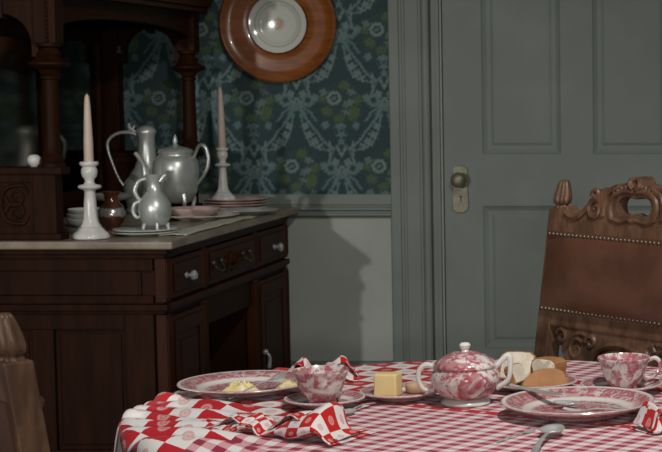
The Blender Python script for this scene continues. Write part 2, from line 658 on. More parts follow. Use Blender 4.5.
tag(B().prism(base_prof(-1, YB), XL, -1.485, 'x').prism(base_prof(-1, YB), .03, RX1, 'x').build('baseboard_back', 'paint'), kind='structure')
tag(B().prism(base_prof(1, XL), LY, YB - .021, 'y').build('baseboard_left', 'paint'), kind='structure')

# door casing: reeded profile
CP = [(0, 0), (0, .020), (.004, .023), (.040, .023), (.044, .017), (.052, .017), (.056, .023), (.064, .023), (.068, .019), (.120, .019), (.124, .023), (.132, .023),
      (.138, .034), (.146, .038), (.158, .038), (.166, .033), (.170, .003), (.188, .003), (.191, .020), (.205, .020), (.205, 0)]
tag(B().prism([(-1.487 + a, YB - p) for a, p in CP], 0, DZ - .005, 'z').build('trim_3', 'paint'), kind='structure')
tag(B().prism([(.037 - a, YB - p) for a, p in CP], 0, DZ - .005, 'z').build('trim_4', 'paint'), kind='structure')
tag(B().prism([(YB - p, DZ + .205 - .205 + .2 - a) for a, p in CP], -1.49, .04, 'x').build('trim_5', 'paint'), kind='structure')

# door leaf: stiles and rails with moulded panels
YD = YB + .012
px = [(-1.113, -.789), (-.657, -.333)]
pz = [(.24, .834), (1.047, 2.00)]
leaf = B()
leaf.box(DX0 + .004, px[0][0], YD, YD + .04, .005, DZ - .004).box(px[0][1], px[1][0], YD, YD + .04, .005, DZ - .004).box(px[1][1], DX1 - .004, YD, YD + .04, .005, DZ - .004)
for a, b_ in px:
    leaf.box(a, b_, YD, YD + .04, .005, pz[0][0]).box(a, b_, YD, YD + .04, pz[0][1], pz[1][0]).box(a, b_, YD, YD + .04, pz[1][1], DZ - .004)
door = tag(leaf.build('door_1', 'paint'), kind='structure')
for x0, x1 in px:
    for z0, z1 in pz:
        p = B()
        m_, g = .020, .052
        # sloping moulding, flat, raised field
        def rct(i, y):
            return [(x0 + i, y, z0 + i), (x1 - i, y, z0 + i), (x1 - i, y, z1 - i), (x0 + i, y, z1 - i)]
        L = rct(0, YD + .001) + rct(.006, YD + .006) + rct(m_, YD + .012) + rct(g - .016, YD + .012) + rct(g - .004, YD + .008) + rct(g + .004, YD + .0078)
        f = []
        for k in range(5):
            for i in range(4):
                j = (i + 1) % 4
                f.append((k * 4 + i, k * 4 + j, k * 4 + 4 + j, k * 4 + 4 + i))
        f.append((20, 21, 22, 23))
        p.add(L, f)
        p.build('panel', 'paint', door)
lp = B()
v, f = shape2d([smooth_pts([(-.028, -.085), (.028, -.085), (.029, 0), (.028, .085), (0, .096), (-.028, .085), (-.029, 0)], 3)], .006, .002)
lp.add(v, f).xf(Matrix.Translation((-1.205, YD - .004, .902)) @ Matrix.Rotation(PI / 2, 4, 'X'))
lock = lp.build('lock_plate', 'brass', door)
B().lathe([(.005, 0), (.005, .003)], 12, (0, 0, 0)).add(*[[(-.002, -.02, 0), (.002, -.02, 0), (.002, 0, 0), (-.002, 0, 0), (-.002, -.02, .003), (.002, -.02, .003), (.002, 0, .003), (-.002, 0, .003)],
    [(0, 1, 2, 3), (4, 5, 6, 7), (0, 1, 5, 4), (1, 2, 6, 5), (2, 3, 7, 6), (3, 0, 4, 7)]]).xf(
    Matrix.Translation((-1.203, YD - .007, .872)) @ Matrix.Rotation(PI / 2, 4, 'X')).build('keyhole', 'black', lock)
B().lathe([(.018, 0), (.018, .004), (.010, .008), (.009, .022), (.016, .027), (.027, .034), (.0315, .045), (.030, .056), (.022, .064), (.010, .067), (.001, .067)], 24).xf(
    Matrix.Translation((-1.205, YD - .007, .944)) @ Matrix.Rotation(PI / 2, 4, 'X')).build('knob', 'brass', door, True)

# ------------------------------------------------------------------ round wooden board with china plate on the wall
bd = empty('wall_plaque', (-1.934, YB - .003, 1.580))
RXm = Matrix.Rotation(PI / 2, 4, 'X')
B().lathe([(.001, .010), (.120, .010), (.128, .016), (.150, .020), (.190, .022), (.212, .026), (.222, .036), (.230, .040), (.2375, .034), (.239, .020), (.232, .004), (.222, 0), (.001, 0)], 72).xf(RXm).build('wooden_board', 'discwood', bd, True)
pp = B().lathe([(.001, .0), (.070, .0), (.078, .003), (.086, .010), (.1165, .018), (.118, .020), (.1165, .0215), (.086, .0135), (.077, .007), (.068, .004), (.001, .004)], 64).build('china_plate', 'wallplate', bd, True)
pp.rotation_euler = (PI / 2, 0, 0)
pp.location = (0, -.0125, 0)
tag(bd, 'round orange-brown wooden board holding a white china plate, hung on wallpaper', 'wall plate')

# ------------------------------------------------------------------ sideboard with hutch
SB = empty('sideboard', (-2.23, 6.36, 0))
SBo = Vector((-2.23, 6.36, 0))


def sbuild(b_, name, mat, parent=None, **kw):
    b_.v = [(x - SBo.x, y - SBo.y, z - SBo.z) for x, y, z in b_.v]
    return b_.build(name, mat, parent or SB, **kw)


FX, BXk = -1.905, -2.605                  # front and back planes
NY, FY = 5.615, 7.095                     # near and far end planes
Z0 = .808
c = B()
c.box(BXk, FX, NY + .012, 6.01, .06, Z0).box(BXk, FX, 6.64, FY, .06, Z0)
c.box(BXk, FX, 6.01, 6.64, .50, Z0).box(BXk, BXk + .02, 6.01, 6.64, .06, .50).box(BXk, FX, 6.01, 6.64, .06, .10)
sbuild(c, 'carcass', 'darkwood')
pn = B().box(BXk, FX + .012, NY - .006, FY + .004, 0, .07)
sbuild(pn, 'plinth', 'darkwood', bevel=.006)
sl = B()
sl.box(-2.612, -1.858, 5.578, 7.150, Z0, .834)
sbuild(sl, 'marble_top', 'marble', bevel=.007, seg=3)
# moulding under slab and waist moulding, round the near end and the front
for z0, z1, pr in ((.790, .808, .022), (.776, .790, .012), (.606, .628, .020), (.595, .606, .010)):
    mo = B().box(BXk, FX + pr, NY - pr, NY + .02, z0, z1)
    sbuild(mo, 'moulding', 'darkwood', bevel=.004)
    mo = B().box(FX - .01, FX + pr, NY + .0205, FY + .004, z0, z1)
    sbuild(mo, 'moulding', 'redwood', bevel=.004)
# near end: frieze panel and big framed panel
fr = B().box(BXk, -1.935, NY - .002, NY + .02, .735, .776).box(BXk, -1.935, NY - .002, NY + .02, .628, .655)
sbuild(fr, 'frieze_rail', 'darkwood', bevel=.003)
sbuild(B().box(-2.57, -1.975, NY + .004, NY + .02, .655, .735), 'frieze_panel', 'darkwood', bevel=.004)
for a, b_, z0, z1 in ((BXk, -2.56, .07, .595), (-2.03, -1.935, .07, .595), (-2.56, -2.03, .545, .595), (-2.56, -2.03, .07, .15), (-2.33, -2.26, .15, .545)):
    sbuild(B().box(a, b_, NY - .004, NY + .02, z0, z1), 'end_rail', 'darkwood', bevel=.003)
for a, b_ in ((-2.545, -2.345), (-2.245, -2.045)):
    sbuild(B().box(a, b_, NY + .006, NY + .02, .165, .53), 'end_panel', 'darkwood', bevel=.005)
# reeded corner posts
for yy in (NY + .018, 6.01 + .005, 6.64 - .005, FY - .022):
    for z0, z1 in ((.635, .775), (.075, .592)):
        cp = B().box(FX - .02, FX + .012, yy - .022, yy + .022, z0, z1)
        for q in (-.013, 0, .013):
            cp.lathe([(.0055, z0 + .012), (.0055, z1 - .012)], 8, (FX + .012, yy + q, 0))
        sbuild(cp, 'pilaster', 'redwood')
# drawers
def drawer(y0, y1, knobs, carved=False):
    d = B().box(FX, FX + .016, y0, y1, .640, .770)
    d.box(FX + .016, FX + .022, y0 + .018, y1 - .018, .658, .752)
    dr = sbuild(d, 'drawer', 'redwood', bevel=.004)
    for yk, zk in knobs:
        kb = B().lathe([(.011, 0), (.011, .004), (.007, .008), (.008, .014), (.016, .020), (.018, .028), (.013, .035), (.001, .036)], 8).xf(
            Matrix.Translation((FX + .022, yk, zk)) @ Matrix.Rotation(PI / 2, 4, 'Y'))
        sbuild(kb, 'knob', 'crystal', dr)
    if carved:
        for yk in (6.115, 6.465):
            h = B()
            h.tube([(FX + .024, yk - .045, .712), (FX + .040, yk - .035, .690), (FX + .042, yk, .682), (FX + .040, yk + .035, .690), (FX + .024, yk + .045, .712)], .0045)
            h.ball((FX + .026, yk - .045, .714), .011).ball((FX + .026, yk + .045, .714), .011)
            sbuild(h, 'pull', 'oldbrass', dr, smooth=True)
        cv = B()
        for s_ in (-1, 1):
            pts = [(FX + .024, 6.29 + s_ * p[0], p[2]) for p in spiral(.055, .705, .030, PI, 1.3, 0)]
            cv.tube(pts, [.007 - .0003 * i for i in range(len(pts))], 6, 2)
            cv.tube([(FX + .024, 6.29, .672), (FX + .026, 6.29 + s_ * .03, .680), (FX + .024, 6.29 + s_ * .075, .672), (FX + .023, 6.29 + s_ * .10, .690)], [.008, .007, .006, .003], 6)
        cv.ball((FX + .024, 6.29, .712), .020, 10, .6, 1, 1.2)
        sbuild(cv, 'carved_ornament', 'redwood', dr, smooth=True)


drawer(5.662, 5.985, [(5.785, .703)])
drawer(6.042, 6.608, [], True)
drawer(6.662, 7.045, [(6.853, .697)])
# lower doors
for y0, y1, pk in ((5.662, 5.985, None), (6.662, 7.045, (6.69, .275))):
    d = B().box(FX, FX + .014, y0, y1, .085, .580)
    dd = sbuild(d, 'cabinet_door', 'redwood', bevel=.003)
    p = B().box(FX + .014, FX + .020, y0 + .02, y1 - .02, .520, .565).box(FX + .014, FX + .020, y0 + .02, y0 + .055, .10, .52).box(FX + .014, FX + .020, y1 - .055, y1 - .02, .10, .52).box(FX + .014, FX + .020, y0 + .055, y1 - .055, .10, .15)
    sbuild(p, 'door_frame', 'redwood', dd, bevel=.003)
    sbuild(B().box(FX + .013, FX + .0185, y0 + .08, y1 - .08, .18, .49), 'door_panel', 'redwood', dd, bevel=.004)
    if pk:
        h = B().ball((FX + .026, pk[0], pk[1] + .03), .012).tube([(FX + .03, pk[0], pk[1] + .03), (FX + .042, pk[0], pk[1] + .01), (FX + .038, pk[0], pk[1] - .03)], [.004, .006, .009])
        sbuild(h, 'pull', 'crystal', dd, smooth=True)

# hutch: end boxes, columns, arches, back, cornice
CX = -2.262
HN, HF = 5.628, 7.045
def carved_relief(y, x0, x1, z0, z1):
    """acanthus scrolls on a panel facing -y"""
    cv = B()
    xm, zm = (x0 + x1) / 2, (z0 + z1) / 2
    w_, h_ = (x1 - x0), (z1 - z0)
    for sx in (-1, 1):
        for sz in (-1, 1):
            p = [(xm + sx * (q[0]), q[1], zm + sz * q[2]) for q in spiral(w_ * .26, h_ * .18, h_ * .24, PI, 1.4, y - .003)]
            cv.tube(p, [.0075 - .0004 * i for i in range(len(p))], 6, 2)
            cv.tube([(xm + sx * .01, y - .002, zm + sz * h_ * .05), (xm + sx * w_ * .12, y - .006, zm + sz * h_ * .36), (xm + sx * w_ * .36, y - .004, zm + sz * h_ * .44), (xm + sx * w_ * .45, y - .002, zm + sz * h_ * .25)], [.008, .007, .006, .002], 6)
    cv.ball((xm, y - .003, zm), .018, 10, 1, .6, 1.3)
    return cv


def arch_board(x0, x1, z0, z1, xc, r, zs, n=16):
    """outline of a board with an arch cut from below"""
    pts = [(x0, z0), (xc - r, z0), (xc - r, zs)]
    pts += [(xc - r * math.cos(PI * i / n), zs + r * math.sin(PI * i / n)) for i in range(1, n)]
    pts += [(xc + r, zs), (xc + r, z0), (x1, z0), (x1, z1), (x0, z1)]
    return pts


col_prof = [(.040, 1.070), (.040, 1.082), (.034, 1.086), (.037, 1.096), (.031, 1.106), (.026, 1.112), (.029, 1.124), (.027, 1.140), (.0255, 1.200), (.024, 1.330), (.0235, 1.350), (.029, 1.354), (.029, 1.360), (.024, 1.364),
            (.030, 1.372), (.034, 1.384), (.058, 1.392), (.066, 1.400), (.066, 1.406), (.046, 1.414), (.034, 1.424), (.040, 1.434), (.030, 1.444), (.026, 1.452), (.038, 1.458), (.038, 1.466)]
for i, (yy, outer) in enumerate(((HN, -1), (HF, 1))):
    y0, y1 = (yy, yy + .050) if outer < 0 else (yy - .025, yy + .025)
    bx_ = B().box(-2.605, CX + .020, y0, y1, .834, 1.046)
    hb = sbuild(bx_, 'hutch_box', 'darkwood')
    sbuild(B().box(-2.605, CX + .042, y0 - .016, y1 + .016, 1.046, 1.070), 'box_ledge', 'darkwood', hb, bevel=.005)
    sbuild(B().box(-2.605, CX + .034, y0 - .012, y1 + .012, .834, .856), 'box_base', 'darkwood', hb, bevel=.005)
    for a, b_, z0, z1 in ((-2.60, -2.545, .856, 1.046), (-2.315, CX + .020, .856, 1.046), (-2.545, -2.315, .856, .878), (-2.545, -2.315, 1.022, 1.046)):
        sbuild(B().box(a, b_, y0 - .010, y0 + .002, z0, z1), 'box_frame', 'darkwood', hb, bevel=.002)
    sbuild(carved_relief(y0, -2.54, -2.32, .880, 1.020), 'carved_panel', 'darkwood', hb, smooth=True)
    ya = (y0 + y1) / 2 if outer < 0 else yy
    yc = yy + .025 if outer < 0 else yy
    cb = B().lathe(col_prof, 24, (CX, yc, 0))
    sbuild(cb, 'column', 'darkwood', smooth=True, ang=.5)
    blk = B().box(CX - .036, CX + .036, yc - .036, yc + .036, 1.466, 1.62)
    bk = sbuild(blk, 'column_block', 'darkwood', bevel=.004)
    bead = B()
    for q in range(11):
        bead.ball((CX + .010, yc - .037, 1.475 + q * .0135), .0062, 8)
    sbuild(bead, 'bead_string', 'darkwood', bk, smooth=True)
    # rear post and arch board facing the camera
    sbuild(B().box(-2.603, -2.535, yc - .03, yc + .03, 1.070, 1.62), 'rear_post', 'darkwood', bevel=.004)
    fin = B().lathe([(.004, 0), (.012, .006), (.010, .014), (.004, .020), (.009, .028), (.001, .036)], 10, (-2.525, yc - .035, 1.455))
    sbuild(fin, 'bracket', 'brass', smooth=True)
    v, f = shape2d([arch_board(-2.545, CX - .03, 1.425, 1.622, -2.412, .102, 1.462)], .024, .003)
    ab = B().add(v, f).xf(Matrix.Translation((0, yc, 0)) @ Matrix.Rotation(PI / 2, 4, 'X'))
    sbuild(ab, 'arch_board', 'darkwood')
    ks = B().box(-2.424, -2.400, yc - .022, yc + .022, 1.545, 1.60)
    sbuild(ks, 'keystone', 'darkwood', bevel=.004)
# front arch between the columns
v, f = shape2d([[(HN + .06, 1.622)] + [(HN + .06, 1.49)] + [(HN + .06 + (HF - HN - .085) * (.5 - .5 * math.cos(PI * i / 24)), 1.49 + .075 * math.sin(PI * i / 24) ** .6) for i in range(1, 24)] + [(HF - .025, 1.49), (HF - .025, 1.622)]], .026, .003)
ab = B().add(v, f).xf(Matrix.Translation((CX, 0, 0)) @ Matrix.Rotation(PI / 2, 4, 'Z') @ Matrix.Rotation(PI / 2, 4, 'X'))
sbuild(ab, 'arch_board', 'darkwood')
# back: frame and dim mirror
bkp = B().box(-2.612, -2.598, HN + .02, HF, .834, 1.622)
sbuild(bkp, 'back_panel', 'darkwood')
sbuild(B().box(-2.598, -2.592, HN + .17, HF - .12, .93, 1.50), 'mirror', 'mirror')
for y0, y1, z0, z1 in ((HN + .12, HF - .07, .87, .93), (HN + .12, HF - .07, 1.50, 1.56), (HN + .12, HN + .17, .93, 1.50), (HF - .12, HF - .07, .93, 1.50), (6.39, 6.44, .93, 1.50)):
    sbuild(B().box(-2.598, -2.575, y0, y1, z0, z1), 'mirror_frame', 'darkwood', bevel=.006)
for z0, z1, pr in ((1.622, 1.642, .045), (1.642, 1.69, .06), (1.69, 1.72, .085), (1.72, 1.80, .07), (1.80, 1.84, .12)):
    sbuild(B().box(-2.612, CX + .03 + pr * .8, HN - .01 - pr * .6, HF + .04 + min(pr * .5, .09), z0, z1), 'cornice', 'redwood', bevel=.006)
tag(SB, 'dark carved mahogany sideboard with marble top and columned hutch', 'sideboard')

# ------------------------------------------------------------------ things on the sideboard
TOP = .834


def candlestick(loc, s, label):
    root = empty('candlestick', loc)
    st = B()
    st.lathe([(.050, 0), (.058, .004), (.059, .012), (.054, .020), (.046, .026), (.040, .033), (.034, .040)], 40, lobes=6, amp=.07)
    st.lathe([(.034, .040), (.027, .050), (.0225, .065), (.0205, .090), (.0185, .120), (.0160, .150), (.019, .156)], 40, cap=False, lobes=6, amp=.10, twist=5)
    st.lathe([(.020, .156), (.036, .160), (.040, .165), (.036, .171), (.020, .174), (.015, .182), (.017, .190), (.024, .198), (.0275, .212), (.026, .222), (.022, .228), (.030, .234), (.032, .240), (.030, .245), (.015, .246), (.013, .238), (.001, .238)], 40, cap=False)
    st.v = [(x * s * .90, y * s * .90, z * s) for x, y, z in st.v]
    st.build('stand', 'china', root, True, ang=.9)
    tag(root, label, 'candlestick', 'white candlesticks on the sideboard')
    return root


def candle(loc, h, label, tilt=0.0):
    root = empty('candle', loc)
    root.rotation_euler = (0, tilt, 0)
    B().lathe([(.0125, 0), (.0150, .006), (.0145, h * .3), (.0120, h * .6), (.0095, h * .85), (.0075, h * .95), (.0045, h * .985), (.001, h)], 20).build('wax', 'candle', root, True)
    B().tube([(0, 0, h - .002), (.0005, 0, h + .004), (.002, 0, h + .008)], .0012, 6).build('wick', 'wick', root)
    tag(root, label, 'candle', 'ivory candles on the sideboard')


candlestick((-2.150, 5.668, TOP), 1.03, 'white china candlestick with twisted stem beside copper lustre jug')
candle((-2.150, 5.668, TOP + .2385 * 1.03), .225, 'ivory candle in candlestick beside copper lustre jug')

# tall pewter flagon with scroll handle
fg = empty('pewter_flagon', (-2.364, 6.83, TOP))
fg.scale = (1.06, 1.06, 1.04)
B().lathe([(.072, 0), (.078, .004), (.078, .014), (.072, .020), (.080, .060), (.084, .090), (.080, .116), (.064, .142), (.046, .168), (.035, .200), (.031, .250), (.030, .285), (.033, .292), (.034, .300)], 36).build('body', 'pewter', fg, True)
ld = B().lathe([(.036, .300), (.037, .306), (.032, .316), (.020, .326), (.001, .328)], 32).build('lid', 'pewter', fg, True)
B().tube([(-.034, 0, .302), (-.046, -.004, .306), (-.058, -.004, .318), (-.062, -.004, .338)], [.006, .009, .008, .002], 8).tube([(-.050, -.004, .308), (-.040, -.004, .330)], [.006, .002], 8).build('thumbpiece', 'pewter', ld, True)
B().tube([(-.032, -.003, .292), (-.060, -.006, .302), (-.102, -.012, .298), (-.134, -.016, .272), (-.136, -.016, .235), (-.120, -.014, .180), (-.102, -.010, .130), (-.082, -.006, .095)], [.006, .0075, .006, .0055, .005, .0045, .0045, .004], 10).build('handle', 'pewter', fg, True)
tag(fg, 'tall pewter flagon with thin scroll handle and flared foot', 'flagon')

# big pewter coffee pot on feet
cp = empty('pewter_coffee_pot', (-2.214, 6.715, TOP))
B().lathe([(.001, .045), (.040, .046), (.060, .056), (.076, .090), (.084, .135), (.0855, .175), (.083, .205), (.074, .222), (.062, .229), (.061, .234), (.064, .237)], 40).build('body', 'pewter', cp, True)
ld = B().lathe([(.066, .237), (.067, .243), (.060, .252), (.040, .260), (.014, .265), (.007, .274), (.010, .284), (.006, .298), (.001, .310)], 32).build('lid', 'pewter', cp, True)
B().tube([(.066, 0, .212), (.078, 0, .240), (.094, -.004, .268), (.116, -.006, .262), (.128, -.008, .225), (.124, -.008, .185), (.106, -.006, .150), (.082, 0, .120)], [.007, .006, .007, .0075, .007, .0065, .006, .005], 10).build('handle', 'pewter', cp, True)
B().tube([(-.050, -.050, .085), (-.074, -.076, .105), (-.086, -.088, .150), (-.090, -.092, .190), (-.104, -.104, .226), (-.116, -.114, .244)], [.026, .022, .017, .012, .009, .007], 12).build('spout', 'pewter', cp, True)
for a in (-2.2, -.85, .8, 2.3):
    ca, sa = math.cos(a), math.sin(a)
    B().tube([(.062 * ca, .062 * sa, .085), (.072 * ca, .072 * sa, .055), (.066 * ca, .066 * sa, .025), (.070 * ca, .070 * sa, .004)], [.012, .009, .006, .0085], 8).build('foot', 'pewter', cp, True)
tag(cp, 'round-bellied pewter coffee pot with domed lid standing on four feet', 'coffee pot')

# saucer plates under the creamer
def dish(name, loc, R, h, mat, label, cat, group=None, seg=48, rim=.30, lobes=0):
    root = B()
    t = .0035
    out = [(R * .50, 0), (R * .56, 0), (R * .60, h * .18), (R * (1 - rim), h * .45), (R * .985, h * .93), (R, h)]
    inn = [(R * .99, h + t * .5), (R * .96, h * .93 + t), (R * (1 - rim), h * .45 + t), (R * .58, h * .22 + t), (R * .50, h * .16 + t), (.001, h * .16 + t)]
    root.lathe([(.001, h * .06)] + [(R * .48, h * .06)] + out + inn, seg, lobes=lobes, amp=.03 if lobes else 0)
    if mat == 'tplate':
        root.v = [(x / R, y / R, z / R) for x, y, z in root.v]
    o = root.build(name, mat, None, True)
    if mat == 'tplate':
        o.scale = (R, R, R)
    o.location = loc
    tag(o, label, cat, group)
    return o


dish('plate', (-2.030, 5.830, TOP), .108, .011, 'chinagrey', 'grey china plate under another plate beneath the pewter cream jug', 'plate')
dish('plate', (-2.030, 5.830, TOP + .0085), .104, .011, 'chinagrey', 'grey china plate with pewter cream jug standing on it', 'plate')
# pewter cream jug
cj = empty('pewter_cream_jug', (-2.003, 5.850, TOP + .0085 + .0055))
cj.scale = (1.08, 1.08, 1.10)
B().lathe([(.001, .012), (.024, .013), (.036, .020), (.046, .038), (.050, .062), (.047, .084), (.036, .104), (.024, .120), (.0205, .136), (.022, .150), (.030, .166), (.031, .169), (.028, .167), (.019, .150), (.017, .136), (.001, .120)], 32).build('body', 'pewter', cj, True)
B().tube([(-.022, -.004, .158), (-.044, -.010, .150), (-.056, -.014, .122), (-.048, -.012, .100), (-.040, -.010, .090), (-.056, -.016, .082), (-.062, -.016, .058), (-.052, -.014, .040), (-.040, -.008, .044)], [.005, .007, .0075, .007, .006, .007, .007, .006, .004], 10).build('handle', 'pewter', cj, True)
B().tube([(.020, 0, .150), (.030, .0, .164), (.040, .002, .170)], [.012, .010, .004], 10).build('lip', 'pewter', cj, True)
for a in (-2.4, -1.1, .4, 1.9):
    ca, sa = math.cos(a), math.sin(a)
    B().tube([(.034 * ca, .034 * sa, .022), (.038 * ca, .038 * sa, .010), (.039 * ca, .039 * sa, .003)], [.008, .006, .005], 8).build('foot', 'pewter', cj, True)
tag(cj, 'small pewter cream jug with double scroll handle on grey plates', 'jug')

# copper lustre jug
lj = empty('copper_lustre_jug', (-2.210, 6.020, TOP))
B().lathe([(.026, 0), (.028, .004), (.024, .010), (.036, .024), (.0455, .046), (.046, .062), (.038, .082), (.026, .096), (.022, .106), (.024, .120), (.031, .132), (.030, .134), (.022, .121), (.019, .106), (.001, .096)], 32).build('body', 'lustre', lj, True)
B().tube([(-.012, .020, .122), (-.026, .044, .118), (-.034, .058, .092), (-.030, .050, .062), (-.020, .040, .048)], [.005, .006, .006, .005, .004], 8).build('handle', 'lustre', lj, True)
tag(lj, 'copper lustre jug with pale band and round belly beside twisted candlestick', 'jug')

# footed pewter dish
B_ = B().lathe([(.040, 0), (.042, .006), (.020, .014), (.012, .030), (.014, .048), (.030, .056), (.066, .062), (.078, .072), (.080, .076), (.076, .074), (.060, .067), (.001, .062)], 36)
o = B_.build('footed_dish', 'pewter', None, True)
o.scale = (1.1, 1.1, 1.2)
o.location = (-2.405, 6.55, TOP)
tag(o, 'shallow pewter dish on a foot, behind the copper lustre jug', 'dish')

# stacked grey bowls by the hutch box
for i in range(3):
    dish('bowl', (-2.345, 6.16, TOP + i * .0165), .075 - .003 * i, .030, 'chinagrey', ['lowest grey china bowl in stack behind the twisted candlestick', 'middle grey china bowl in stack behind the twisted candlestick', 'topmost grey china bowl in stack behind the twisted candlestick'][i], 'bowl', 'stacked grey bowls', rim=.12)

# platters in the middle of the sideboard
dish('platter', (-2.060, 6.500, TOP), .145, .018, 'cream', 'large cream china platter under a dusty pink dish', 'platter')
dish('dish', (-2.085, 6.510, TOP + .0065), .098, .034, 'pinkchina', 'dusty pink dish resting in the large cream platter', 'dish', rim=.2)
dish('plate', (-1.944, 6.736, TOP), .112, .019, 'chinagrey', 'grey-white china plate beside stack of dusty pink plates', 'plate')
for i in range(4):
    dish('plate', (-2.056, 6.955, TOP + i * .011), .126, .016, 'pinkchina', ['lowest dusty pink plate in the stack under a candlestick', 'second lowest dusty pink plate in the stack under a candlestick', 'second highest dusty pink plate in the stack under a candlestick', 'topmost dusty pink plate in the stack, candlestick standing on it'][i], 'plate', 'stacked pink plates')
zB = TOP + 3 * .011 + .0065
candlestick((-2.104, 6.945, zB), .86, 'white china candlestick standing on stack of dusty pink plates')
candle((-2.104, 6.945, zB + .2385 * .86), .245, 'ivory candle in candlestick on the dusty pink plates', -.012)

# white linen cloth lying flat near the front edge of the marble
v, f, uv = [], [], []
for i in range(41):
    for j in range(13):
        a_, b_ = i / 40, j / 12
        n_ = noise.noise(Vector((a_ * 7, b_ * 3, .5)))
        v.append((-.045 + .09 * b_ + .012 * noise.noise(Vector((a_ * 5, b_, 3))), -.42 + .84 * a_ + .02 * n_ , .0018 + .0035 * max(0, n_) + .002 * max(0, math.sin(a_ * 22 + 3 * b_))))
for i in range(40):
    for j in range(12):
        a_ = i * 13 + j
        f.append((a_, a_ + 1, a_ + 14, a_ + 13))
o = mesh_obj('linen_cloth', v, f, 'linen', None, True)
o.location = (-1.925, 6.20, TOP)
md = o.modifiers.new('t', 'SOLIDIFY')
md.thickness = .0012
md.offset = 1
tag(o, 'narrow pale linen cloth lying along the marble edge before the platter', 'cloth')

# small white pot on the hutch ledge
o = B().lathe([(.009, 0), (.011, .002), (.015, .006), (.0195, .013), (.0215, .022), (.0195, .031), (.014, .037), (.009, .039), (.008, .0385), (.001, .037)], 24).build('china_pot', 'china', None, True)
o.location = (-2.322, 5.655, 1.070)
tag(o, 'tiny round white china pot on the hutch ledge beside the column', 'pot')

# ------------------------------------------------------------------ carved leather chairs
LEAN = math.tan(math.radians(8.5))


def back_y(z):
    return -(z - 1.01) * LEAN


